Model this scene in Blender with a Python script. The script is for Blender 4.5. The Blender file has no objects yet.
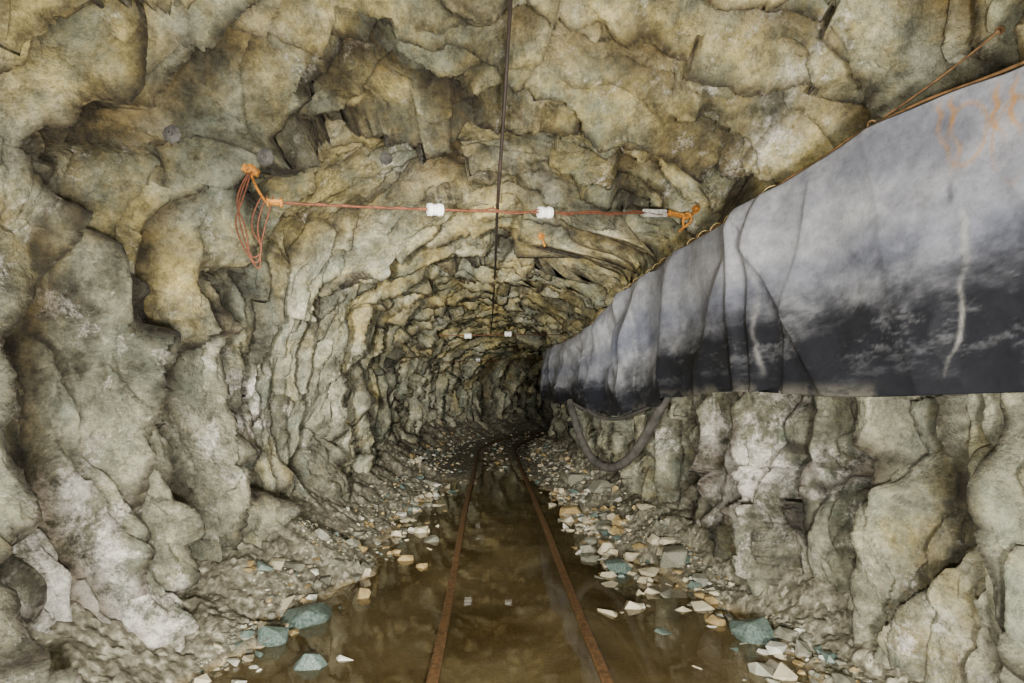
import bpy, bmesh, math, random
import numpy as np
from mathutils import Vector, Matrix
random.seed(4); rng=np.random.default_rng(7)
scn=bpy.context.scene
CAMZ=1.2; F=600.0

# ---------------------------------------------------------------- noise
def hsh(i,j,k,s):
    n=(i*374761393+j*668265263+k*1274126177+s*974634777)&0xffffffff
    n=((n^(n>>13))*1274126177)&0xffffffff
    n=n^(n>>16)
    n=(n*668265263)&0xffffffff
    n=n^(n>>15)
    return n/4294967295.0
def vnoise(p,s=0):
    f=np.floor(p); i=f.astype(np.int64); u=p-f; u=u*u*u*(u*(u*6-15)+10)
    r=0
    for a in (0,1):
        for b in (0,1):
            for c in (0,1):
                w=(u[...,0] if a else 1-u[...,0])*(u[...,1] if b else 1-u[...,1])*(u[...,2] if c else 1-u[...,2])
                r=r+w*hsh(i[...,0]+a,i[...,1]+b,i[...,2]+c,s)
    return r*2-1
def fbm(p,o=4,s=0,gain=.5):
    a=1.;r=0;t=0
    for k in range(o):
        r=r+a*vnoise(p*(2.0**k)+k*7.3,s+k);t+=a;a*=gain
    return r/t
def worley(q,s):
    f=np.floor(q).astype(np.int64)
    n=q.shape[0]
    F1=np.full(n,9.);F2=np.full(n,9.);best=np.zeros((n,3));bid=np.zeros((n,3),np.int64)
    for a in (-1,0,1):
        for b in (-1,0,1):
            for c in (-1,0,1):
                ci=f+np.array([a,b,c])
                fp=np.stack([ci[:,0]+.1+.8*hsh(ci[:,0],ci[:,1],ci[:,2],s),
                             ci[:,1]+.1+.8*hsh(ci[:,0],ci[:,1],ci[:,2],s+1),
                             ci[:,2]+.1+.8*hsh(ci[:,0],ci[:,1],ci[:,2],s+2)],1)
                d=((q-fp)**2).sum(1)
                m=d<F1
                F2=np.where(m,F1,np.minimum(F2,d))
                F1=np.where(m,d,F1)
                best[m]=fp[m]; bid[m]=ci[m]
    return np.sqrt(F1),np.sqrt(F2),best,bid
def facet(q,s,tilt=1.0,off_k=1.0):
    F1,F2,fp,ci=worley(q,s)
    g=np.stack([hsh(ci[:,0],ci[:,1],ci[:,2],s+5+k) for k in range(3)],1)-.5
    off=hsh(ci[:,0],ci[:,1],ci[:,2],s+9)-.5
    d=(g*(q-fp)).sum(1)*2*tilt+off*off_k
    return d,F2-F1,hsh(ci[:,0],ci[:,1],ci[:,2],s+11)
def sstep(a,b,x):
    t=np.clip((x-a)/(b-a),0,1); return t*t*(3-2*t)
def box(a,r):
    for ax in (0,1):
        p=np.pad(a,[(r+1,r) if k==ax else (0,0) for k in (0,1)],'edge'); c=np.cumsum(p,axis=ax)
        a=(np.take(c,range(2*r+1,c.shape[ax]),ax)-np.take(c,range(0,c.shape[ax]-2*r-1),ax))/(2*r+1)
    return a

# ---------------------------------------------------------------- mesh helpers
def mesh_obj(name,V,Fq,mat=None,smooth=True,attrs=None,parent=None,matidx=None,cols=None):
    me=bpy.data.meshes.new(name); V=np.asarray(V,np.float32); Fq=np.asarray(Fq,np.int32)
    k=Fq.shape[1]
    me.vertices.add(len(V)); me.vertices.foreach_set('co',V.ravel())
    me.loops.add(Fq.size); me.loops.foreach_set('vertex_index',Fq.ravel())
    me.polygons.add(len(Fq)); me.polygons.foreach_set('loop_start',np.arange(0,Fq.size,k,dtype=np.int32))
    me.polygons.foreach_set('use_smooth',np.full(len(Fq),smooth))
    mats=mat if isinstance(mat,list) else [mat]
    for m in mats:
        if m: me.materials.append(m)
    if matidx is not None: me.polygons.foreach_set('material_index',np.asarray(matidx,np.int32))
    me.update(calc_edges=True)
    if attrs:
        for n,a in attrs.items():
            at=me.attributes.new(n,'FLOAT','POINT'); at.data.foreach_set('value',np.asarray(a,np.float32))
    if cols is not None:
        at=me.attributes.new('paint','FLOAT_COLOR','POINT')
        at.data.foreach_set('color',np.concatenate([cols,np.ones((len(cols),1))],1).astype(np.float32).ravel())
    ob=bpy.data.objects.new(name,me); scn.collection.objects.link(ob)
    if parent: ob.parent=parent
    return ob
def gridf(nr,nc,closed=False):
    r=np.arange(nr-1)[:,None]; c=np.arange(nc if closed else nc-1)[None,:]
    c2=(c+1)%nc
    return np.stack([r*nc+c,r*nc+c2,(r+1)*nc+c2,(r+1)*nc+c],-1).reshape(-1,4)
def empty(name):
    e=bpy.data.objects.new(name,None); scn.collection.objects.link(e); return e
def curve(name,pts,rad,mat,parent=None,smooth=True,cyc=False):
    cu=bpy.data.curves.new(name,'CURVE'); cu.dimensions='3D'; cu.bevel_depth=rad; cu.bevel_resolution=3
    sp=cu.splines.new('NURBS' if smooth else 'POLY'); sp.points.add(len(pts)-1)
    for i,p in enumerate(pts): sp.points[i].co=(*p,1)
    if smooth: sp.use_endpoint_u=True; sp.order_u=3
    sp.use_cyclic_u=cyc; sp.resolution_u=6
    cu.materials.append(mat)
    ob=bpy.data.objects.new(name,cu); scn.collection.objects.link(ob)
    if parent: ob.parent=parent
    return ob
def cam_pt(px,py,d):   # survey station -> metres
    return Vector(((px-490)/F*d,d,CAMZ+(396-py)/F*d))

# ---------------------------------------------------------------- materials
def newmat(name):
    m=bpy.data.materials.new(name); m.use_nodes=True
    nt=m.node_tree; b=nt.nodes['Principled BSDF']; return m,nt,b
def N(nt,t,**kw):
    n=nt.nodes.new(t)
    for k,v in kw.items():
        if k in n.inputs: n.inputs[k].default_value=v
        else: setattr(n,k,v)
    return n
def ramp(nt,stops):
    r=nt.nodes.new('ShaderNodeValToRGB'); e=r.color_ramp.elements
    while len(e)<len(stops): e.new(.5)
    for i,(p,c) in enumerate(stops):
        e[i].position=p; e[i].color=(*c,1) if len(c)==3 else c
    return r
def mixc(nt,fac,a,b,mode='MIX'):
    m=nt.nodes.new('ShaderNodeMix'); m.data_type='RGBA'; m.blend_type=mode
    for idx,v in ((0,fac),(6,a),(7,b)):
        if isinstance(v,bpy.types.NodeSocket): nt.links.new(v,m.inputs[idx])
        else: m.inputs[idx].default_value=v if idx==0 else (*v,1)
    return m.outputs[2]
def simple(name,c,rough=.7,metal=0,var=.25,scale=30,bump=.2,c2=None):
    m,nt,b=newmat(name)
    tc=N(nt,'ShaderNodeTexCoord'); n=N(nt,'ShaderNodeTexNoise',Scale=scale,Detail=6.0)
    nt.links.new(tc.outputs['Object'],n.inputs['Vector'])
    c2=c2 or tuple(x*(1-var*2) for x in c)
    r=ramp(nt,[(.35,c2),(.62,c)]); nt.links.new(n.outputs['Fac'],r.inputs['Fac'])
    nt.links.new(r.outputs['Color'],b.inputs['Base Color'])
    bp=N(nt,'ShaderNodeBump',Strength=bump,Distance=.005); nt.links.new(n.outputs['Fac'],bp.inputs['Height'])
    nt.links.new(bp.outputs['Normal'],b.inputs['Normal'])
    b.inputs['Roughness'].default_value=rough; b.inputs['Metallic'].default_value=metal
    return m

def rock_material():
    m,nt,b=newmat('fractured_rock'); L=nt.links.new
    tc=N(nt,'ShaderNodeTexCoord'); P=tc.outputs['Object']
    sep=N(nt,'ShaderNodeSeparateXYZ'); L(P,sep.inputs[0])
    def noise(sc,det=6,rough=.6,dist=0.,vec=P):
        n=N(nt,'ShaderNodeTexNoise',Scale=sc,Detail=float(det),Roughness=rough,Distortion=dist); L(vec,n.inputs['Vector']); return n.outputs['Fac']
    tint=N(nt,'ShaderNodeAttribute',attribute_name='tint').outputs['Fac']
    crack_shade=N(nt,'ShaderNodeAttribute',attribute_name='crack_shade').outputs['Fac']
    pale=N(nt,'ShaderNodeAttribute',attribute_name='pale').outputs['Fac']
    relief_shade=N(nt,'ShaderNodeAttribute',attribute_name='relief_shade').outputs['Fac']
    r1=ramp(nt,[(.34,(.045,.044,.030)),(.43,(.13,.127,.090)),(.50,(.24,.236,.168)),(.57,(.38,.372,.27)),(.67,(.60,.58,.445))])
    n1=noise(2.2,14,.78,.2)
    a=N(nt,'ShaderNodeMath',operation='MULTIPLY_ADD'); L(tint,a.inputs[0]); a.inputs[1].default_value=.20; L(n1,a.inputs[2])
    a2=N(nt,'ShaderNodeMath',operation='SUBTRACT'); L(a.outputs[0],a2.inputs[0]); a2.inputs[1].default_value=.095
    L(a2.outputs[0],r1.inputs['Fac'])
    n2=noise(1.3,12,.74,.3)
    zr=N(nt,'ShaderNodeMapRange'); L(sep.outputs[2],zr.inputs[0]); zr.inputs[1].default_value=1.0; zr.inputs[2].default_value=2.6; zr.inputs[3].default_value=-.06; zr.inputs[4].default_value=.06
    ad=N(nt,'ShaderNodeMath',operation='ADD'); L(n2,ad.inputs[0]); L(zr.outputs[0],ad.inputs[1])
    r2=ramp(nt,[(.46,(0,0,0)),(.62,(.9,.9,.9))]); L(ad.outputs[0],r2.inputs['Fac'])
    oc=mixc(nt,1.,r1.outputs['Color'],(1.22,1.0,.50),'MULTIPLY')
    c=mixc(nt,r2.outputs['Color'],r1.outputs['Color'],oc)
    nb_=noise(3.1,12,.80,.5); rb=ramp(nt,[(.57,(0,0,0)),(.68,(.75,.75,.75))]); L(nb_,rb.inputs['Fac'])
    c=mixc(nt,rb.outputs['Color'],c,(.19,.12,.052))
    n3=noise(1.9,10,.74,.2); r3=ramp(nt,[(.49,(0,0,0)),(.61,(.65,.65,.65))]); L(n3,r3.inputs['Fac'])
    c=mixc(nt,r3.outputs['Color'],c,(.185,.212,.165))
    n4=noise(3.2,14,.84,.2); ad4=N(nt,'ShaderNodeMath',operation='ADD'); L(n4,ad4.inputs[0]); L(pale,ad4.inputs[1])
    r4=ramp(nt,[(.58,(0,0,0)),(.68,(.95,.95,.95))]); L(ad4.outputs[0],r4.inputs['Fac'])
    c=mixc(nt,r4.outputs['Color'],c,(.80,.77,.71))
    n5=noise(14,14,.90); r5=ramp(nt,[(.38,(.30,.30,.30)),(.56,(1.25,1.25,1.23))]); L(n5,r5.inputs['Fac'])
    c=mixc(nt,1.0,c,r5.outputs['Color'],'MULTIPLY')
    rw=ramp(nt,[(0.,(.40,.35,.29)),(.5,(1,1,1)),(1.,(1.3,1.29,1.26))]); L(relief_shade,rw.inputs['Fac'])  # painted shading: recesses darkened, protruding edges lightened
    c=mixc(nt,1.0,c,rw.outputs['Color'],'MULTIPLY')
    rc=ramp(nt,[(0.,(.08,.055,.04)),(.6,(1,1,1))]); L(crack_shade,rc.inputs['Fac'])  # joint staining, widened to paint the shadow lines the lights wash out
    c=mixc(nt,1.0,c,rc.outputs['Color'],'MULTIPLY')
    L(c,b.inputs['Base Color'])
    rr=ramp(nt,[(.4,(.34,)*3),(.6,(.7,)*3)]); L(n2,rr.inputs['Fac']); L(rr.outputs['Color'],b.inputs['Roughness'])
    h1=noise(5,12,.67,0.)
    h2=noise(40,6,.7)
    b1=N(nt,'ShaderNodeBump',Strength=.9,Distance=.09); L(h1,b1.inputs['Height'])
    b3=N(nt,'ShaderNodeBump',Strength=.5,Distance=.008); L(h2,b3.inputs['Height']); L(b1.outputs[0],b3.inputs['Normal'])
    L(b3.outputs[0],b.inputs['Normal'])
    return m
M_rock=rock_material()
M_cream=simple('stone_cream',(.62,.55,.38),.6,scale=18,var=.15)
M_white=simple('stone_pale',(.72,.70,.60),.6,scale=18,var=.12)
M_ochre=simple('stone_ochre',(.44,.32,.14),.65,scale=18)
M_grey=simple('stone_grey',(.27,.265,.20),.6,scale=18)
M_teal=simple('stone_teal',(.17,.225,.195),.45,scale=9,c2=(.06,.095,.082),bump=.5)
M_rust=simple('rusty_steel',(.24,.13,.055),.5,.2,scale=40,c2=(.11,.062,.028),bump=.5)
M_orust=simple('orange_rust',(.58,.23,.02),.7,.0,scale=60,c2=(.20,.075,.015),bump=.4)
M_wire=simple('rusty_wire',(.18,.06,.028),.7,.2,scale=50)
M_black=simple('black_cable',(.04,.027,.02),.6,scale=20)
M_hose=simple('hose_rubber',(.095,.09,.08),.5,scale=12)
M_porc=simple('white_porcelain',(.88,.87,.83),.25,scale=20,var=.04,bump=.02)
M_steel=simple('dull_steel',(.10,.095,.085),.7,.2,scale=30)
M_rope=simple('yellow_rope',(.55,.42,.18),.8,scale=80)
M_wood=simple('wet_timber',(.15,.10,.045),.6,scale=12)

# ---------------------------------------------------------------- tunnel geometry
def xc(y):
    y=np.asarray(y,float); return np.where(y>12,(y-12)**2/26.0,0.0)
far=np.array([(-1.40,-.25),(-1.46,.3),(-1.52,.9),(-1.50,1.5),(-1.30,2.05),(-.88,2.45),(-.1,2.68),(.70,2.54),(1.28,2.2),(1.47,1.7),(1.47,1.1),(1.46,.5),(1.45,-.25)])
near=np.array([(-1.36,-.25),(-1.52,.35),(-1.75,.95),(-1.9,1.6),(-1.92,2.3),(-1.35,3.0),(-.1,3.25),(1.2,3.15),(1.9,2.75),(2.02,1.9),(1.86,1.15),(1.72,.5),(1.62,-.25)])
def catmull(P,n):
    P=np.vstack([2*P[0]-P[1],P,2*P[-1]-P[-2]]); m=len(P)-3
    t=np.linspace(0,m-1e-6,n); i=t.astype(int); u=(t-i)[:,None]
    a,b,c,d=P[i],P[i+1],P[i+2],P[i+3]
    return .5*((2*b)+(-a+c)*u+(2*a-5*b+4*c-d)*u*u+(-a+3*b-3*c+d)*u**3)
NC=1000
pf,pn=catmull(far,NC),catmull(near,NC)
ys=list(np.linspace(-2.2,1.1,60)); y=1.1
while y<29: ys.append(y); y+=max(.0036*y,.0036*1.8)
ys=np.array(ys); NR=len(ys)
w=1-(.72*sstep(1.9,3.9,ys)+.28*sstep(3.9,5.0,ys))
w=w[:,None,None]
PR=pf[None]*(1-w)+pn[None]*w
T=np.gradient(PR,axis=1); T/=np.linalg.norm(T,axis=2,keepdims=True)+1e-9
Nn=np.stack([-T[...,1],T[...,0]],-1)
X=PR[...,0]+xc(ys)[:,None]; Z=PR[...,1]; Y=np.broadcast_to(ys[:,None],X.shape)
P=np.stack([X,Y,Z],-1).reshape(-1,3)
side=sstep(2.7,1.9,P[:,2]); roof=1-side
wp=np.stack([fbm(P*.75,3,11),fbm(P*.75,3,12),fbm(P*.75,3,13)],1)
Q=P+wp*.45
d1,c1,t1=facet(Q*np.array([.85,1.5,.55]),100,1.3,.6)
d2,c2,t2=facet((P+wp*.3)*np.array([1.7,3.6,1.05])+3.3,200,1.6,.3)
d3,c3,t3=facet((P+wp*.15)*np.array([4.0,8.0,2.8])+1.7,300,1.6,.3)
jit=fbm(P*5,3,45)
ph=P[:,1]+.24*P[:,2]-.14*P[:,0]+.70*wp[:,0]+.15*fbm(P*1.9,2,31)+.014*jit+.02*d2
ph=ph+.22*np.sin(ph*1.9)
def saw(ph,per,e=1.3,lip=.10):
    u=ph/per; fr=u-np.floor(u)
    up=sstep(0,lip,fr); f2=np.clip((fr-lip)/(1-lip),0,1)
    v=np.where(fr<lip,-.5+up,.5-f2**e)
    return v, np.minimum(np.abs(fr-lip*.4),1-fr), np.floor(u)
s1,e1,k1=saw(ph,1.12,1.4,.05)
ph2=P[:,1]-.20*P[:,2]+.10*P[:,0]+.5*wp[:,1]+.14*fbm(P*2.4,2,33)+.012*jit+.02*d2
s2,e2,k2=saw(ph2,.47,1.2)
ph3=.75*P[:,1]+(.15+.35*roof)*P[:,2]+.35*np.abs(P[:,0])+.55*wp[:,2]+.08*fbm(P*2.6,2,35)+.010*jit
s3,e3,k3=saw(ph3,.66,1.2)
ph4=P[:,1]+.1*P[:,2]+.25*wp[:,1]+.10*fbm(P*3,2,37)+.008*jit
s4,e4,k4=saw(ph4,.19,1.2,.15)
ph5=P[:,1]-.30*P[:,0]+.35*wp[:,0]+.14*fbm(P*2.2,3,39)+.008*jit
s5,e5,k5=saw(ph5,.40,1.3,.08)
m2=sstep(-.55,.25,vnoise(P*.8,51)); m3=sstep(-.2,.6,vnoise(P*.7,53)); m4=sstep(-.3,.3,vnoise(P*1.1,55)); m5=sstep(-.2,.3,vnoise(P*np.array([.7,1.6,.7]),57))*roof
disp=.24*s1+.180*s2*m2+.085*s3*m3+.055*s4*m4+.085*s5*m5+.13*d1+.064*d2+.021*d3+.06*fbm(P*1.3,3,61)+.026*fbm(P*4.5,5,66,.6)
fl=1-np.abs(fbm(P*np.array([1.2,3.6,.7])+wp*.8,2,76))
fl2=1-np.abs(fbm(P*np.array([2,8,1.6])+wp*1.2,2,86))
disp+=(.15*(fl**6)+.045*(fl2**6))*side+.016*(1-np.abs(fbm(P*np.array([4,8,4]),3,78)))**3
crk_shade=np.minimum(np.minimum(c1*4+.35,1),np.minimum(c2*6+.55,1))
crk_shade=np.minimum(crk_shade,np.minimum(1,e1*8+.0))  # broad dark band along ledges: crack stain plus painted shade
crk_shade=np.minimum(crk_shade,np.where(m2>.4,np.minimum(1,e2*5.5+.0),1))
crk_shade=np.minimum(crk_shade,np.where(m3>.5,np.minimum(1,e3*7+.15),1))
crk_shade=np.minimum(crk_shade,np.where(m5>.4,np.minimum(1,e5*6+.1),1))
crk_shade=np.minimum(crk_shade,np.where(m4>.5,np.minimum(1,e4*5+.25),1))
crk_shade=np.minimum(crk_shade,1.35-1.25*sstep(.935,1.0,fl)*side)
D=disp.reshape(X.shape)
D=np.clip(D,-.42,.40)
relief_shade=np.clip(.5+(box(D,26)-D)*6,0,1)  # relief mask for the shading painted into the rock colour
X2=X+Nn[...,0]*D; Z2=Z+Nn[...,1]*D
DY=[-.6,.3,1.6,1.95,2.15,2.45,2.85,3.25,4.0,5.4,6.1,7.5,9.6,10.6]
DX=[1.74,1.76,1.76,1.735,1.684,1.59,1.47,1.354,1.267,1.17,1.118,1.06,.96,.93]
duct_x=np.interp(Y,DY,DX)
lim=duct_x+.12+.05*(D/.2)
wgt=sstep(.90,1.15,Z2)*sstep(2.5,2.25,Z2)
msk=(X>.3)&(Y<10.9)
X2=np.where(msk,X2*(1-wgt)+np.maximum(X2,lim)*wgt,X2)
endw=1-sstep(27.6,28.9,ys)[:,None]
X2=xc(ys)[:,None]+(X2-xc(ys)[:,None])*endw; Z2=1.2+(Z2-1.2)*endw
G=np.stack([X2,Y+.02*fbm(P*3,2,81).reshape(X.shape),Z2],-1)
tint=(.35*t1+.42*t2+.23*t3).reshape(X.shape); CR=crk_shade.reshape(X.shape)
def blob(c,r):
    c=np.array(c); r=np.array(r); return np.exp(-(((P-c)/r)**2).sum(1))
pal=.20*blob((-1.45,2.35,.4),(.45,.45,.5))+.17*blob((1.5,3.8,.7),(.4,1.0,.45))+.10*blob((1.3,3.4,2.7),(.7,.7,.4))+.08*blob((-1.5,4,1.),(.5,1.,.6))+.07*blob((-.6,3.9,2.8),(.6,.5,.4))+.04*blob((-1.8,2.4,1.7),(.4,.8,.6))
PAL=pal.reshape(X.shape)
low=(PR[...,1]<.55)
lx=np.where(low&(X<xc(ys)[:,None]),X2,-9).max(1)-xc(ys); rx=np.where(low&(X>xc(ys)[:,None]),X2,9).min(1)-xc(ys)
from numpy.lib.stride_tricks import sliding_window_view as swv
lx=swv(np.pad(lx,10,'edge'),21).max(1); rx=swv(np.pad(rx,10,'edge'),21).min(1)
def clampx(x,y,s):
    c=xc(y); return np.clip(x,c+np.interp(y,ys,lx)+s*1.2+.01,c+np.interp(y,ys,rx)-s*1.2-.01)
cuts=[0,int(NC*.36),int(NC*.665),NC-1]
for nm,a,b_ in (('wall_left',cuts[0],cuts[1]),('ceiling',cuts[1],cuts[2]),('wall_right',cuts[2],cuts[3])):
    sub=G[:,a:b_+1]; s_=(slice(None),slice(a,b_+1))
    mesh_obj(nm,sub.reshape(-1,3),gridf(NR,sub.shape[1]),M_rock,True,{'tint':tint[s_].ravel(),'crack_shade':CR[s_].ravel(),'pale':PAL[s_].ravel(),'relief_shade':relief_shade[s_].ravel()})

# ---------------------------------------------------------------- floor
def floor_h(x,y):
    x=np.asarray(x,float); y=np.asarray(y,float)
    xr=x-xc(y)
    bl=1.20-.36*sstep(2.6,4.4,y); br=1.40-.52*sstep(2.6,5.0,y)
    p=np.stack([x,y,np.zeros_like(x)],-1)
    n=fbm(p*1.7,4,90); n2=fbm(p*9,3,95)
    wob=.16*n
    l=np.maximum(0,-xr-bl+wob); r=np.maximum(0,xr-br+wob)
    bank=.62*l+.5*r
    core=np.abs(xr-.125)
    base=-.05+.085*sstep(6.8,9.5,y+.6*n)+.02*n-.05*sstep(.34,.22,core)*sstep(6,7.5,y)*sstep(13,10,y)
    base=base+.026*sstep(.34,.24,core)*sstep(7,5.5,y)
    side=.045*(sstep(.35,0,bl+xr)+sstep(.35,0,br-xr))
    return base+side+bank+(.012+.03*np.clip(bank*5,0,1))*n2+.03*np.clip(bank*4,0,1)*n
fy=[];y=-2.2
while y<28.5: fy.append(y); y+=max(.008,.006*abs(y)) if y>1 else .05
fy=np.array(fy); fx=np.linspace(-2.1,2.1,400)
FY,FX=np.meshgrid(fy,fx,indexing='ij'); FX=FX+xc(FY)
H=floor_h(FX,FY)
Pf=np.stack([FX,FY,H],-1).reshape(-1,3)
gd,gc,gt=facet(Pf*34,500,1.0)
amp=(.2+.8*sstep(-.03,.03,H)).ravel()
Pf[:,2]+=(gd*.012+(np.minimum(gc,.35)-.2)*.022)*amp
def floor_mat():
    m,nt,b=newmat('gravel_mud'); L=nt.links.new
    tc=N(nt,'ShaderNodeTexCoord'); P=tc.outputs['Object']
    t=N(nt,'ShaderNodeAttribute',attribute_name='tint').outputs['Fac']
    r=ramp(nt,[(.0,(.10,.09,.062)),(.35,(.17,.157,.112)),(.7,(.27,.252,.185)),(.97,(.50,.47,.37))]); L(t,r.inputs['Fac'])
    sep=N(nt,'ShaderNodeSeparateXYZ'); L(P,sep.inputs[0])
    mr=N(nt,'ShaderNodeMapRange'); L(sep.outputs[2],mr.inputs[0]); mr.inputs[1].default_value=-.02; mr.inputs[2].default_value=.03
    n=N(nt,'ShaderNodeTexNoise',Scale=3.,Detail=8.); L(P,n.inputs['Vector'])
    rm=ramp(nt,[(.35,(.27,.19,.085)),(.65,(.56,.44,.225))]); L(n.outputs['Fac'],rm.inputs['Fac'])
    c=mixc(nt,mr.outputs[0],rm.outputs['Color'],r.outputs['Color'])
    mr2=N(nt,'ShaderNodeMapRange'); L(sep.outputs[2],mr2.inputs[0]); mr2.inputs[1].default_value=-.06; mr2.inputs[2].default_value=-.015; mr2.inputs[3].default_value=.6; mr2.inputs[4].default_value=1.1
    c=mixc(nt,1.,c,mr2.outputs[0],'MULTIPLY')
    n5=N(nt,'ShaderNodeTexNoise',Scale=60.,Detail=6.); L(P,n5.inputs['Vector'])
    r5=ramp(nt,[(.3,(.6,.6,.6)),(.65,(1.2,1.2,1.2))]); L(n5.outputs['Fac'],r5.inputs['Fac'])
    c=mixc(nt,1.,c,r5.outputs['Color'],'MULTIPLY'); L(c,b.inputs['Base Color'])
    b.inputs['Roughness'].default_value=.6
    bp=N(nt,'ShaderNodeBump',Strength=.6,Distance=.008); L(n5.outputs['Fac'],bp.inputs['Height']); L(bp.outputs[0],b.inputs['Normal'])
    return m
mesh_obj('floor',Pf,gridf(len(fy),len(fx)),floor_mat(),True,{'tint':gt})

def water_mat():
    m,nt,b=newmat('muddy_water'); L=nt.links.new
    tc=N(nt,'ShaderNodeTexCoord'); P=tc.outputs['Object']
    n=N(nt,'ShaderNodeTexNoise',Scale=1.8,Detail=8.,Distortion=.4); L(P,n.inputs['Vector'])
    r=ramp(nt,[(.35,(.15,.11,.044)),(.65,(.33,.26,.125))]); L(n.outputs['Fac'],r.inputs['Fac'])
    out=nt.nodes['Material Output']
    tr=N(nt,'ShaderNodeBsdfTransparent'); tr.inputs[0].default_value=(.94,.83,.62,1)
    df=N(nt,'ShaderNodeBsdfDiffuse'); L(r.outputs['Color'],df.inputs[0])
    gl=N(nt,'ShaderNodeBsdfGlossy'); gl.inputs['Roughness'].default_value=.03; gl.inputs[0].default_value=(1,.98,.93,1)
    n2=N(nt,'ShaderNodeTexNoise',Scale=4.,Detail=2.); L(P,n2.inputs['Vector'])
    bp=N(nt,'ShaderNodeBump',Strength=.05,Distance=.02); L(n2.outputs['Fac'],bp.inputs['Height']); L(bp.outputs[0],gl.inputs['Normal'])
    m1=N(nt,'ShaderNodeMixShader'); m1.inputs[0].default_value=.42; L(tr.outputs[0],m1.inputs[1]); L(df.outputs[0],m1.inputs[2])
    fz=N(nt,'ShaderNodeFresnel',IOR=1.55)
    m2=N(nt,'ShaderNodeMixShader'); L(fz.outputs[0],m2.inputs[0]); L(m1.outputs[0],m2.inputs[1]); L(gl.outputs[0],m2.inputs[2])
    L(m2.outputs[0],out.inputs['Surface'])
    return m
wy=np.linspace(-2,11.5,180); wt=np.linspace(0,1,24)
WL=np.maximum(-1.4,np.interp(wy,ys,lx)+.03); WR=np.minimum(1.55,np.interp(wy,ys,rx)-.03)
WX=WL[:,None]*(1-wt)+WR[:,None]*wt; WY=np.repeat(wy[:,None],24,1)
mesh_obj('flood_water',np.stack([WX,WY,WX*0],-1).reshape(-1,3),gridf(180,24),water_mat(),True)

# ---------------------------------------------------------------- track
track=empty('railway_track')
rp=np.array([(-.024,.0),(-.024,-.016),(-.007,-.024),(-.007,-.06),(-.042,-.068),(-.042,-.076),(.042,-.076),(.042,-.068),(.007,-.06),(.007,-.024),(.024,-.016),(.024,.0),(.017,.004),(-.017,.004)])
ry=np.concatenate([np.linspace(-1.5,12,120),np.linspace(12.1,27,150)])
for nm,off in (('rail_left',-.25),('rail_right',.5)):
    zt=.014+.050*sstep(6.0,9.5,ry)+.006*np.sin(ry*1.3+off)
    xx=xc(ry)+off+.010*np.sin(ry*.9+off*4)
    V=np.stack([xx[:,None]+rp[None,:,0],np.repeat(ry[:,None],len(rp),1),zt[:,None]+rp[None,:,1]],-1)
    mesh_obj(nm,V.reshape(-1,3),gridf(len(ry),len(rp),True),M_rust,False,parent=track)
bm=bmesh.new()
for k in range(38):
    yy=.2+k*.68; x0=float(xc(yy))+.125
    r=bmesh.ops.create_cube(bm,size=1.0); 
    zc=-.080+.03*float(sstep(7,10,yy))
    M=Matrix.Translation((x0+random.uniform(-.03,.03),yy,zc))@Matrix.Rotation(random.uniform(-.04,.04),4,'Z')@Matrix.Diagonal((1.0,.13,.10,1))
    bmesh.ops.transform(bm,matrix=M,verts=r['verts'])
bmesh.ops.bevel(bm,geom=bm.edges[:],offset=.01,segments=1,affect='EDGES')
me=bpy.data.meshes.new('sleepers'); bm.to_mesh(me); bm.free(); me.materials.append(M_wood)
ob=bpy.data.objects.new('sleepers',me); scn.collection.objects.link(ob); ob.parent=track

# ---------------------------------------------------------------- stones
def stone_template(n,seed,flat=.6):
    r=np.random.default_rng(seed); bm=bmesh.new()
    for _ in range(n):
        v=r.normal(size=3); v/=np.linalg.norm(v); v*=r.uniform(.85,1.1)
        v=np.sign(v)*np.abs(v)**.8
        bm.verts.new((v[0],v[1]*.8,v[2]*flat))
    o=bmesh.ops.convex_hull(bm,input=bm.verts)
    bmesh.ops.delete(bm,geom=[g for g in o['geom_interior'] if isinstance(g,bmesh.types.BMVert)],context='VERTS')
    bmesh.ops.triangulate(bm,faces=bm.faces[:])
    bm.verts.index_update()
    V=np.array([v.co[:] for v in bm.verts]); Fc=np.array([[v.index for v in f.verts] for f in bm.faces]); bm.free()
    return V,Fc
temps=[stone_template(random.choice([9,11,13,16]),s,random.choice([.4,.55,.7])) for s in range(20)]
SM=[M_cream,M_white,M_ochre,M_grey,M_teal]
def scatter(name,pts,sizes,mi):
    VV=[];FF=[];MI=[];o=0
    for (x,y,z),s,m in zip(pts,sizes,mi):
        V,Fc=temps[rng.integers(len(temps))]
        a=rng.uniform(0,6.28); t=rng.uniform(-.35,.35)
        R=np.array((Matrix.Rotation(a,3,'Z')@Matrix.Rotation(t,3,'X')))
        W=(V*s*np.array([1,rng.uniform(.7,1.1),rng.uniform(.7,1.1)]))@R.T+np.array([x,y,z])
        VV.append(W);FF.append(Fc+o);MI+= [m]*len(Fc); o+=len(W)
    mesh_obj(name,np.vstack(VV),np.vstack(FF),SM,False,matidx=MI)
pts=[];sz=[];mi=[]
def addg(n,fx_,fy_,smin,smax,probs,zoff=.25):
    y=fy_(n); x0=fx_(n,y)
    s=smin*(smax/smin)**(rng.random(n)**1.6)
    x=clampx(x0,y,s)
    xr=x-xc(y); ok=(np.abs(xr+.25)>s+.045)&(np.abs(xr-.5)>s+.045)&(np.abs(x-x0)<.1)
    z=floor_h(x,y)+s*zoff
    m=rng.choice(5,size=n,p=probs)
    pts.extend(np.stack([x,y,z],1)[ok]); sz.extend(s[ok]); mi.extend(m[ok])
pr=[.22,.07,.15,.49,.07]
lin=lambda a,b:(lambda n:a+(b-a)*rng.random(n)**1.3)
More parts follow.
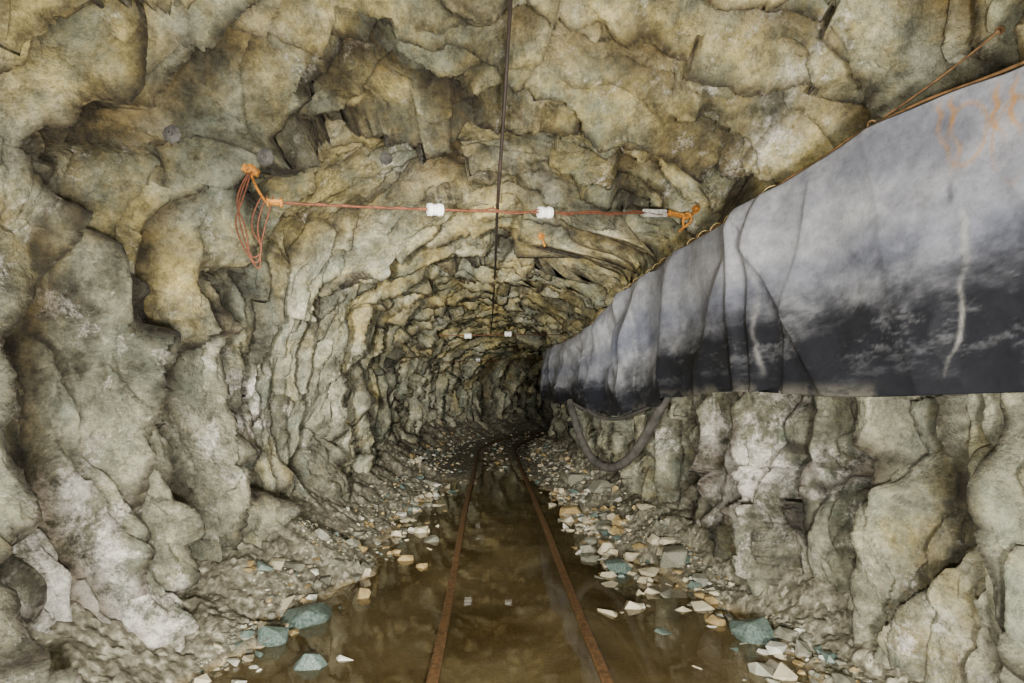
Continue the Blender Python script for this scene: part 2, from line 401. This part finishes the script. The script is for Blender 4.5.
addg(420,lambda n,y:-.72-.26*(y<4)-.5*rng.random(n)**1.2+xc(y),lin(1.8,16),.02,.075,pr)
addg(520,lambda n,y:.80+.35*(y<3.6)+.55*rng.random(n)**1.2+xc(y),lin(2.0,16),.02,.085,pr)
addg(190,lambda n,y:.62+.5*rng.random(n),lin(3.3,7.5),.03,.09,[.44,.12,.20,.17,.07],.5)
addg(90,lambda n,y:-.40-.4*rng.random(n),lin(4.2,8),.025,.075,[.44,.12,.20,.17,.07],.5)
addg(380,lambda n,y:np.where(rng.random(n)<.35,-.1+.45*rng.random(n),np.where(rng.random(n)<.5,-1.1+.8*rng.random(n),.56+.6*rng.random(n)))+xc(y),lin(8.0,19),.02,.07,pr)
addg(20,lambda n,y:-.9+2.1*rng.random(n),lin(2.2,7),.015,.035,pr,.8)
addg(50,lambda n,y:np.where(rng.random(n)<.5,-.75-.4*rng.random(n),.85+.5*rng.random(n)),lin(2.3,4.2),.025,.07,[.25,.15,.1,.38,.12],.5)
addg(600,lambda n,y:-1.1-.25*rng.random(n),lin(2.0,4.6),.006,.022,[.12,.08,.08,.70,.02])
addg(600,lambda n,y:1.25+.25*rng.random(n),lin(2.0,4.6),.006,.03,[.12,.08,.08,.70,.02])
addg(900,lambda n,y:np.where(rng.random(n)<.5,-.8-.5*rng.random(n),.8+.6*rng.random(n)),lin(4,12),.01,.03,pr)
scatter('rubble_stones',pts,sz,mi)
def rock(name,x,y,s,mat,seed,flat=.5,rz=0,tx=0,lift=.3):
    V,Fc=stone_template(16,seed,flat)
    x=float(clampx(np.array(x),np.array(y),s))
    bm=bmesh.new(); vs=[bm.verts.new(v) for v in V]
    for f in Fc: bm.faces.new([vs[i] for i in f])
    bmesh.ops.dissolve_limit(bm,angle_limit=.2,verts=bm.verts[:],edges=bm.edges[:])
    bmesh.ops.bevel(bm,geom=bm.edges[:],offset=.025,segments=2,affect='EDGES',clamp_overlap=True)
    me=bpy.data.meshes.new(name); bm.to_mesh(me); bm.free(); me.materials.append(mat)
    ob=bpy.data.objects.new(name,me); scn.collection.objects.link(ob)
    ob.scale=(s,s,s); ob.rotation_euler=(tx,0,rz)
    h=float(floor_h(np.array([x]),np.array([y]))[0]); ob.location=(x,y,h+s*flat*lift)
R=[(-.98,3.2,.16,M_teal,1,.45,.2,.2),(-1.06,2.92,.085,M_teal,2,.9,.5,.4),(-.80,2.66,.085,M_teal,3,.7,1.,.1,.9),(-.66,2.74,.055,M_white,4,.7,0,.3,.9),
(1.31,2.98,.13,M_teal,5,.5,.1,.1,.7),(.86,4.1,.12,M_teal,6,.4,.4,0,1.2),(.74,4.4,.09,M_grey,7,.4,.2,0,1.1),(.90,4.55,.10,M_cream,8,.6,0,0,.8),(.80,3.42,.075,M_cream,9,.7,0,0,.9),
(1.22,4.4,.07,M_cream,10,.6,0,0),(.82,6.1,.13,M_ochre,11,.6,0,0),(-.50,5.0,.11,M_grey,12,.4,0,0,1.1),(-.60,5.3,.08,M_cream,13,.6,0,0,.8),(1.4,4.1,.13,M_grey,14,.7,0,0),(1.2,3.4,.07,M_cream,15,.6,0,0),
(-.62,4.4,.06,M_ochre,16,.7,0,0,.8),(1.0,5.2,.10,M_grey,17,.6,0,0),(1.2,6.5,.15,M_grey,18,.6,.3,0),(-1.0,4.3,.07,M_grey,19,.7,0,0),(1.12,2.55,.05,M_teal,20,.6,0,0),(1.22,7.6,.17,M_grey,21,.6,.3,0),(-.58,6.6,.10,M_cream,22,.5,0,0),(-.75,7.8,.12,M_grey,23,.6,0,0),(-.5,4.7,.06,M_cream,25,.5,0,0,.9),(1.05,2.9,.05,M_cream,24,.7,0,0)]
for r_ in R: rock('fallen_rock',*r_)

# ---------------------------------------------------------------- ventilation duct
dy=np.concatenate([np.linspace(-.6,1.5,90),np.linspace(1.505,10.6,1100)]); nd=len(dy)
def ip(v): 
    z=np.interp(dy,DY,v); return np.convolve(np.pad(z,8,'edge'),np.ones(17)/17,'valid')
dxx=ip(DX)
ztop=ip([2.25,2.25,2.25,2.27,2.31,2.315,2.262,2.195,2.17,2.12,1.98,1.94,1.98,1.98])
zbot=np.interp(dy,[-.6,1.95,3.1,4.1,4.3,4.9,5.7,7.1,9.6,10.6],[1.2,1.2,1.215,1.20,1.13,1.06,1.02,1.06,1.14,1.16])
ztop=ztop-.010*np.abs(np.sin(dy*math.pi/.62))**.8*(dy<5)-.015*np.abs(np.sin(dy*math.pi/.9))*(dy>=5)
zbot=zbot+.012*np.sin(dy*4.3)+.012*np.sin(dy*7+np.sin(dy*3))*sstep(3.8,5,dy)
nf=160; v=np.linspace(0,1,nf)
Vg,Yg=np.meshgrid(v,dy)
belly=.045*sstep(.05,.75,Vg)*(1-.35*sstep(.8,1.,Vg))*(.8+.2*np.sin(Yg*1.7+.5))
fold=np.zeros_like(Vg)
def crease(yc,sl,wd,am,v0=0.,v1=1.):
    global fold
    u=(Yg-yc-sl*Vg)/wd
    prof=np.where(u<0,np.exp(-(u/1.2)**2),np.exp(-np.abs(u)*2.2))
    fold=fold+am*prof*sstep(v0-.12,v0+.12,Vg)*(1-.4*sstep(v1-.2,v1+.1,Vg))
for c_ in [(1.72,.12,.10,.02),(2.5,-.25,.12,.02),(3.04,.06,.06,.04),(3.22,.0,.05,.045),(3.20,-.55,.10,.045,.0),(3.17,.5,.10,.035,.0),(2.75,.15,.06,.02,.1),(3.98,.10,.09,.07),(4.12,.02,.05,.05),
           (4.75,.35,.16,.05),(5.35,-.35,.14,.06),(5.9,.25,.16,.08),(6.7,-.35,.20,.08),(7.7,.3,.2,.09),(8.8,-.2,.2,.09),(9.7,.1,.16,.06)]: crease(*c_)
env=np.sin(np.pi*np.clip(Vg,0,1))**.5
pp=np.stack([Yg*1.6,Vg*1.3+Yg*.5,Yg*0],-1); fold+=.075*fbm(pp,3,600)*env
pp=np.stack([Yg*2.2,Vg*2.5,Yg*0+7],-1); fold+=.07*fbm(pp,3,605)*env*sstep(3.9,5,Yg)
pp=np.stack([Yg*1.6+Vg*1.2,Vg*1.8-Yg*.8,Yg*0+3],-1)
rid=1-np.abs(fbm(pp,2,610)); fold+=.024*(rid**6)*env*(.5+.5*sstep(2.6,3.4,Yg))
xf=dxx[:,None]-.015-belly-fold
zf=ztop[:,None]*(1-Vg)+zbot[:,None]*Vg
front=np.stack([xf,Yg,zf],-1)
nb=20; vb=np.linspace(1,0,nb+2)[1:-1]; VB,YB=np.meshgrid(vb,dy)
xb=dxx[:,None]+.03*np.sin(np.pi*VB)-.03*VB; zb=ztop[:,None]*(1-VB)+zbot[:,None]*VB
back=np.stack([xb,YB,zb],-1)
duct=np.concatenate([front,back],1); nt_=nf+nb
VV=np.concatenate([Vg,VB],1); YY=np.concatenate([Yg,YB],1)
p3=np.stack([YY,VV,YY*0],-1)
n1=fbm(p3*np.array([1.2,2.5,1]),4,700); n2=fbm(p3*np.array([6,10,1]),6,710,.7); n3=fbm(p3*np.array([14,3,1]),3,720)
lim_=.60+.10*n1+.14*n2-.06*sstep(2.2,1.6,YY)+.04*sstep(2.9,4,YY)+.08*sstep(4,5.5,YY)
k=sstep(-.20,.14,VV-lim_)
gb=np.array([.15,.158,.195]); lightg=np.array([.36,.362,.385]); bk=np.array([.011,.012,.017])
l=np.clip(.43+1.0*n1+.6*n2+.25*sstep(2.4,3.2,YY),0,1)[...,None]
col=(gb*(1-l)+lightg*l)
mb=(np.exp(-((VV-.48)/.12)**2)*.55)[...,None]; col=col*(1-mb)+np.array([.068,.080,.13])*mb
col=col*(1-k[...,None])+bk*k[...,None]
sc=(sstep(.05,.40,fbm(p3*np.array([6,18,1]),8,730,.8)+.25*n2)*.42*sstep(.40,.6,VV)*sstep(1.02,.75,VV))[...,None]
col=col*(1-sc)+np.array([.165,.168,.18])*sc
fr=(sstep(.93,1.0,VV)*.5*sstep(-.1,.3,n2))[...,None]; col=col*(1-fr)+np.array([.18,.168,.135])*fr
def drip(y0,v0,v1,wd,c,op,wob=.02):
    global col
    cx=y0+wob*fbm(np.stack([VV*4,VV*0+y0,VV*0],-1),4,740)
    wd=wd*(.6+.8*(.5+.5*vnoise(np.stack([VV*9,VV*0+y0,VV*0],-1),745)))
    a=np.exp(-((YY-cx)/wd)**2)*sstep(v0,v0+.06,VV)*sstep(v1,v1-.1,VV)*op*(.7+1.2*n2)
    a=np.clip(a,0,1)[...,None]; col=col*(1-a)+np.array(c)*a
drip(2.13,.36,.97,.009,(.42,.41,.38),.5,.07); drip(2.15,.28,.42,.016,(.02,.02,.03),.95)
drip(3.02,.30,.95,.012,(.38,.37,.36),.4,.08); drip(2.28,.5,.56,.02,(.02,.02,.03),.7)
for a_ in (1.93,2.0,2.05,2.18,2.22): drip(a_,.0,.22+.16*random.random(),.009,(.38,.19,.04),.9,.14)
def arc(y0,v0,ry_,rv,c,op):
    global col
    d=np.abs(np.sqrt(((YY-y0)/ry_)**2+((VV-v0)/rv)**2)-1); a=np.clip(np.exp(-(d/.08)**2)*op*(.6+.8*n2),0,1)[...,None]
    col=col*(1-a)+np.array(c)*a
arc(2.10,.16,.07,.10,(.38,.19,.04),.65); arc(1.95,.22,.06,.13,(.38,.19,.04),.55)
for yy_ in np.arange(4.3,10,.45): drip(yy_,.1,.9,.02,(.42,.42,.43),.3,.1)
def duct_mat():
    m,nt,b=newmat('canvas_duct'); L=nt.links.new
    at=N(nt,'ShaderNodeAttribute',attribute_name='paint')
    tc=N(nt,'ShaderNodeTexCoord'); n=N(nt,'ShaderNodeTexNoise',Scale=14.,Detail=14.,Roughness=.82); L(tc.outputs['Object'],n.inputs['Vector'])
    r=ramp(nt,[(.34,(.6,.6,.6)),(.66,(1.35,1.35,1.35))]); L(n.outputs['Fac'],r.inputs['Fac'])
    c=mixc(nt,1.,at.outputs['Color'],r.outputs['Color'],'MULTIPLY'); L(c,b.inputs['Base Color'])
    b.inputs['Roughness'].default_value=.45
    bp=N(nt,'ShaderNodeBump',Strength=.2,Distance=.005); L(n.outputs['Fac'],bp.inputs['Height']); L(bp.outputs[0],b.inputs['Normal'])
    return m
dp=empty('ventilation_duct')
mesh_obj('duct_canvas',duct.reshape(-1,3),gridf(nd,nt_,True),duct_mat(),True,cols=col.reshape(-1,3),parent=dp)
rpts=[];sp=[]
for i in range(0,nd,6): rpts.append((dxx[i],dy[i],ztop[i]+.012+.004*math.sin(dy[i]*20)))
curve('support_wire',rpts,.006,M_rust,dp)
for i in range(0,nd,1):
    if 3.0<dy[i]<5.6:
        a=dy[i]*40; sp.append((dxx[i]-.006+.011*math.cos(a),dy[i],ztop[i]+.014+.014*math.sin(a)))
curve('lacing_rope',sp,.003,M_rope,dp)
yy=.0
bmr=bmesh.new()
while yy<10:
    i=int(np.argmin(abs(dy-yy)))
    M=Matrix.Translation((dxx[i],dy[i],ztop[i]+.012))@Matrix.Rotation(math.pi/2,4,'X')
    for k in range(14):
        a0=2*math.pi*k/14;a1=2*math.pi*(k+1)/14; ring=[]
        for a in (a0,a1):
            for j in range(5):
                b_=2*math.pi*j/5; rr=.018+.004*math.cos(b_)
                ring.append(bmr.verts.new(M@Vector((rr*math.cos(a),rr*math.sin(a),.004*math.sin(b_)))))
        for j in range(5): bmr.faces.new([ring[j],ring[(j+1)%5],ring[5+(j+1)%5],ring[5+j]])
    yy+=.62 if yy<5 else .9
me=bpy.data.meshes.new('tie_rings'); bmr.to_mesh(me); bmr.free(); me.materials.append(M_rust)
ob=bpy.data.objects.new('tie_rings',me); scn.collection.objects.link(ob); ob.parent=dp

# ---------------------------------------------------------------- attachments to rock
bpy.context.view_layer.update(); dg=bpy.context.evaluated_depsgraph_get()
def surf(px,py):
    d=Vector(((px-490)/F,1,(396-py)/F)).normalized()
    o=Vector((0,0,CAMZ)); 
    for _ in range(4):
        h,loc,nr,idx,ob,_m=scn.ray_cast(dg,o,d)
        if h and ob.name.startswith(('wall','ceil')): return loc,(nr if nr.dot(d)<0 else -nr)
        if not h: break
        o=loc+d*.01
    return Vector((0,4,2.6)),Vector((0,-1,0))
def lathe(bm,prof_,M,n=14):
    rings=[]
    for (r,z) in prof_:
        rings.append([bm.verts.new(M@Vector((r*math.cos(2*math.pi*k/n),r*math.sin(2*math.pi*k/n),z))) for k in range(n)])
    for a,b in zip(rings,rings[1:]):
        for k in range(n): bm.faces.new([a[k],a[(k+1)%n],b[(k+1)%n],b[k]])
    bm.faces.new(rings[0]); bm.faces.new(rings[-1])
def addbm(bm,name,mat,parent=None):
    bmesh.ops.recalc_face_normals(bm,faces=bm.faces[:])
    me=bpy.data.meshes.new(name); bm.to_mesh(me); bm.free(); me.materials.append(mat)
    ob=bpy.data.objects.new(name,me); scn.collection.objects.link(ob)
    if parent: ob.parent=parent
    return ob
def orient(loc,nr):
    return Matrix.Translation(loc)@nr.to_track_quat('Z','Y').to_matrix().to_4x4()
def rockbolt(px,py,s=1.):
    loc,nr=surf(px,py); nr=(nr+Vector((0,-.8,0))).normalized(); e=empty('rock_bolt'); M=orient(loc,nr)@Matrix.Scale(s,4)
    bm=bmesh.new(); lathe(bm,[(.055,-.01),(.06,.006),(.05,.012),(.03,.022),(.02,.024)],M,8); addbm(bm,'plate',M_steel,e)
    bm=bmesh.new(); lathe(bm,[(.018,.015),(.018,.04),(.016,.043)],M,6); lathe(bm,[(.008,.03),(.008,.08)],M,8); addbm(bm,'nut',M_steel,e)
    return loc,nr
for q in ((265,157),(172,134),(386,158)): rockbolt(*q,.75)

def turnbuckle(a,b,parent,mat):
    a=Vector(a);b=Vector(b);d=(b-a);L_=d.length; M=Matrix.Translation(a)@d.to_track_quat('Z','Y').to_matrix().to_4x4()
    bm=bmesh.new()
    lathe(bm,[(.006,0),(.022,.004),(.024,L_*.16),(.012,L_*.2),(.010,L_*.8),(.024,L_*.84),(.022,L_*.98),(.006,L_)],M,10)
    for sx in (-1,1):
        r=bmesh.ops.create_cube(bm,size=1.); bmesh.ops.transform(bm,matrix=M@Matrix.Translation((sx*.02,0,L_*.5))@Matrix.Diagonal((.009,.016,L_*.8,1)),verts=r['verts'])
    addbm(bm,'turnbuckle',mat,parent)
def insulator(c,d,parent,sc=1.):
    M=Matrix.Translation(c)@Vector(d).to_track_quat('Z','Y').to_matrix().to_4x4()@Matrix.Scale(sc,4)
    bm=bmesh.new(); lathe(bm,[(.014,-.045),(.034,-.042),(.036,-.020),(.031,-.014),(.031,.014),(.036,.020),(.034,.042),(.014,.045)],M,16); addbm(bm,'insulator',M_porc,parent)

cc=empty('cross_cable')
La,Ln=surf(250,170); Ra,Rn=surf(696,209)
print('anchors',La,Ra)
A=La+Ln*.03; yA=min(A.y,4.6)
A2=cam_pt(266,202,yA-.06); A3=cam_pt(283,203,yA-.04)
yB=min(Ra.y,4.4); Bv=Ra+Rn*.03
B3=cam_pt(668,213,yB-.1); B2=cam_pt(688,217,yB-.05)
bm=bmesh.new(); lathe(bm,[(.028,-.02),(.032,.010),(.02,.02),(.010,.04)],orient(La,Ln),8)
r=bmesh.ops.create_cube(bm,size=1.); bmesh.ops.transform(bm,matrix=Matrix.Translation(A)@Matrix.Rotation(.4,4,'Y')@Matrix.Diagonal((.085,.02,.035,1)),verts=r['verts'])
addbm(bm,'anchor_bracket_left',M_orust,cc)
curve('anchor_strap_left',[A,A.lerp(A2,.5)+Vector((-.02,-.02,0)),A2],.007,M_orust,cc)
turnbuckle(A2,A3,cc,M_orust)
bm=bmesh.new(); lathe(bm,[(.028,-.02),(.03,.010),(.02,.02),(.010,.04)],orient(Ra,Rn),8); addbm(bm,'anchor_bracket_right',M_orust,cc)
turnbuckle(B3,B2,cc,M_orust)
curve('anchor_strap_right',[B2,B2.lerp(Bv,.5)+Vector((0,-.02,-.03)),Bv],.008,M_orust,cc)
curve('anchor_strap_hook',[B2+Vector((-.03,0,-.07)),B2+Vector((-.04,0,0)),B2+Vector((0,-.03,.03)),B2+Vector((.03,0,-.03)),B2+Vector((-.03,0,-.07)),B2+Vector((-.06,0,-.10))],.009,M_orust,cc)
def along(t,sag=.035): 
    p=A3.lerp(B3,t); p.z-=sag*4*t*(1-t)*.5; return p
def tx(px):
    lo,hi=0.,1.
    for _ in range(30):
        m_=(lo+hi)/2; p=along(m_)
        if p.x/p.y*F+490<px: lo=m_
        else: hi=m_
    return lo
curve('steel_cable',[along(t/14) for t in range(15)],.0065,M_wire,cc)
curve('bell_wire',[along(t/40)+Vector((0,-.006,.014*math.sin(t*1.1)*(t>16)+.008*math.sin(t*2.7))) for t in range(41)],.0045,M_wire,cc)
for px in (435,545): insulator(along(tx(px)),(B3-A3),cc,1.0)
M=Matrix.Translation(along(tx(655)))@(B3-A3).to_track_quat('X','Z').to_matrix().to_4x4()
bm=bmesh.new(); r=bmesh.ops.create_cube(bm,size=1.); bmesh.ops.transform(bm,matrix=M@Matrix.Diagonal((.2,.016,.05,1)),verts=r['verts'])
bmesh.ops.bevel(bm,geom=bm.edges[:],offset=.005,segments=2,affect='EDGES')
for sx in (-.06,0,.06):
    lathe(bm,[(.012,0),(.012,.014)],M@Matrix.Translation((sx,-.006,0))@Matrix.Rotation(math.pi/2,4,'X'),8)
addbm(bm,'splice_clamp',simple('galvanised',(.62,.61,.54),.5,.1),cc)
for k,off in enumerate((-.015,.005,.03)):
    a=A+Vector((off*.3,-.02,-.02))
    curve('loose_wire',[a,a+Vector((-.06+off,-.02,-.14)),a+Vector((-.03-off*2,-.02,-.28)),a+Vector((.03+off,-.02,-.46-.04*k)),a+Vector((.08-off,-.01,-.40)),a+Vector((.02+off*2,-.01,-.26)),a+Vector((.09+off,-.01,-.12))],.0042,M_wire,cc)

rc=empty('roof_power_cable')
mid=along(tx(497)); mid.z+=.012
p0,n0=surf(510,8)
cl,cn=surf(495,272); c2_,_=surf(490,338)
up=Vector((p0.x,p0.y-.05,p0.z-.02))
print('p0',p0,'cl',cl,'mid',mid)
pts_=[(p0.x+.01,-1.,p0.z+.02),(p0.x+.005,p0.y-1.,p0.z-.0),tuple(up),tuple(up.lerp(mid,.5)-Vector((0,0,.05))),tuple(mid),tuple(mid.lerp(cl,.5)-Vector((0,0,.06))),tuple(cl+Vector((0,-.02,-.02))),tuple(cl.lerp(c2_,.4)-Vector((0,0,.22))),tuple(c2_-Vector((0,0,.03)))]
curve('cable',pts_,.010,M_black,rc)
bm=bmesh.new(); lathe(bm,[(.03,0),(.03,.02),(.012,.03),(.012,.08)],Matrix.Translation(cl+Vector((0,-.02,-.07))),10); addbm(bm,'hanger',M_rust,rc)
for (pl,pr_,yd,pz,ins) in (((425,335),(565,335),10.,335,(468,508)),((440,362),(548,360),15.5,359,(478,)),):
    dw=empty('distant_cross_wire')
    l_,_=surf(*pl); r_,_=surf(*pr_)
    m1=cam_pt(ins[0],pz+1,yd)
    if abs(r_.y-yd)>4: r_=cam_pt(pr_[0]-10,pr_[1],yd+1)
    mm=[m1]+[cam_pt(i,pz-1,yd) for i in ins[1:]]
    curve('wire',[tuple(l_)]+[tuple(q) for q in mm]+[tuple(r_)],.006,M_wire,dw)
    for q in mm: insulator(q,(1,0,0),dw,1.3)
hk=empty('roof_hook'); h0,hn=surf(541,236)
bm=bmesh.new(); lathe(bm,[(.02,-.02),(.03,.0),(.03,.02),(.01,.03)],orient(h0,hn),8); addbm(bm,'plate',M_orust,hk)
curve('hook',[h0,h0+Vector((0,-.05,0)),h0+Vector((.01,-.06,-.07)),h0+Vector((.03,-.03,-.09))],.009,M_orust,hk)
gw=empty('guy_wire'); g0,_=surf(1000,30); 
g1=Vector((DX[5]+.02,2.45,2.34))
curve('wire',[tuple(g0),tuple(g0.lerp(g1,.5)-Vector((0,0,.02))),tuple(g1)],.0045,M_rust,gw)
bm=bmesh.new(); lathe(bm,[(.014,-.02),(.017,.006),(.008,.012),(.008,.03)],orient(g0,Vector((-.6,-.4,-.5)).normalized()),8); addbm(bm,'eye_bolt',M_rust,gw)

hz=empty('drain_hose')
hp=[(570,402,6.6),(576,425,6.2),(586,452,5.9),(600,467,5.6),(617,468,5.3),(634,455,5.0),(648,432,4.8),(662,406,4.6),(668,392,4.55)]
curve('hose',[tuple(cam_pt(*h)) for h in hp],.04,M_hose,hz)
curve('hose_tail',[tuple(cam_pt(*h)) for h in [(574,404,6.5),(590,413,6.2),(612,421,5.7),(640,412,5.1),(664,398,4.6)]],.018,M_hose,hz)

# ---------------------------------------------------------------- light
def area(loc,tgt,size,power,col):
    l=bpy.data.lights.new('work_light','AREA'); l.size=size; l.energy=power; l.color=col
    o=bpy.data.objects.new('work_light',l); scn.collection.objects.link(o); o.location=loc
    o.rotation_euler=(Vector(tgt)-Vector(loc)).to_track_quat('-Z','Y').to_euler()
def spot(loc,tgt,ang,power,col,rad=.08,blend=.8):
    l=bpy.data.lights.new('fill_spot','SPOT'); l.energy=power; l.color=col; l.spot_size=math.radians(ang); l.spot_blend=blend; l.shadow_soft_size=rad  # unseen fill lamp, added near the camera to brighten the deep tunnel
    o=bpy.data.objects.new('fill_spot',l); scn.collection.objects.link(o); o.location=loc
    o.rotation_euler=(Vector(tgt)-Vector(loc)).to_track_quat('-Z','Y').to_euler()
wc=(1.,.965,.88)
area((.6,-.4,.8),(-1.9,2.5,1.1),.2,168,wc)
area((-.6,-.4,.8),(1.9,3.0,.7),.2,140,wc)
area((.3,-.6,.7),(-.1,2.8,3.2),.3,165,wc)
spot((-.5,.0,1.2),(-.1,9,1.6),46,2200,wc)
spot((.2,.0,1.4),(-.7,14,1.5),15,4200,wc)
w_=bpy.data.worlds.new('world'); scn.world=w_; w_.use_nodes=True
w_.node_tree.nodes['Background'].inputs[0].default_value=(1,.97,.89,1); w_.node_tree.nodes['Background'].inputs[1].default_value=.5

cam=bpy.data.cameras.new('camera'); co=bpy.data.objects.new('camera',cam); scn.collection.objects.link(co)
co.location=(0,0,CAMZ); co.rotation_euler=(math.pi/2,0,0)
cam.sensor_width=36; cam.lens=F/1024*36; cam.shift_x=22/1024; cam.shift_y=(396-341.5)/1024; cam.clip_start=.02; cam.clip_end=100
scn.camera=co
print('NR',NR,'NC',NC)
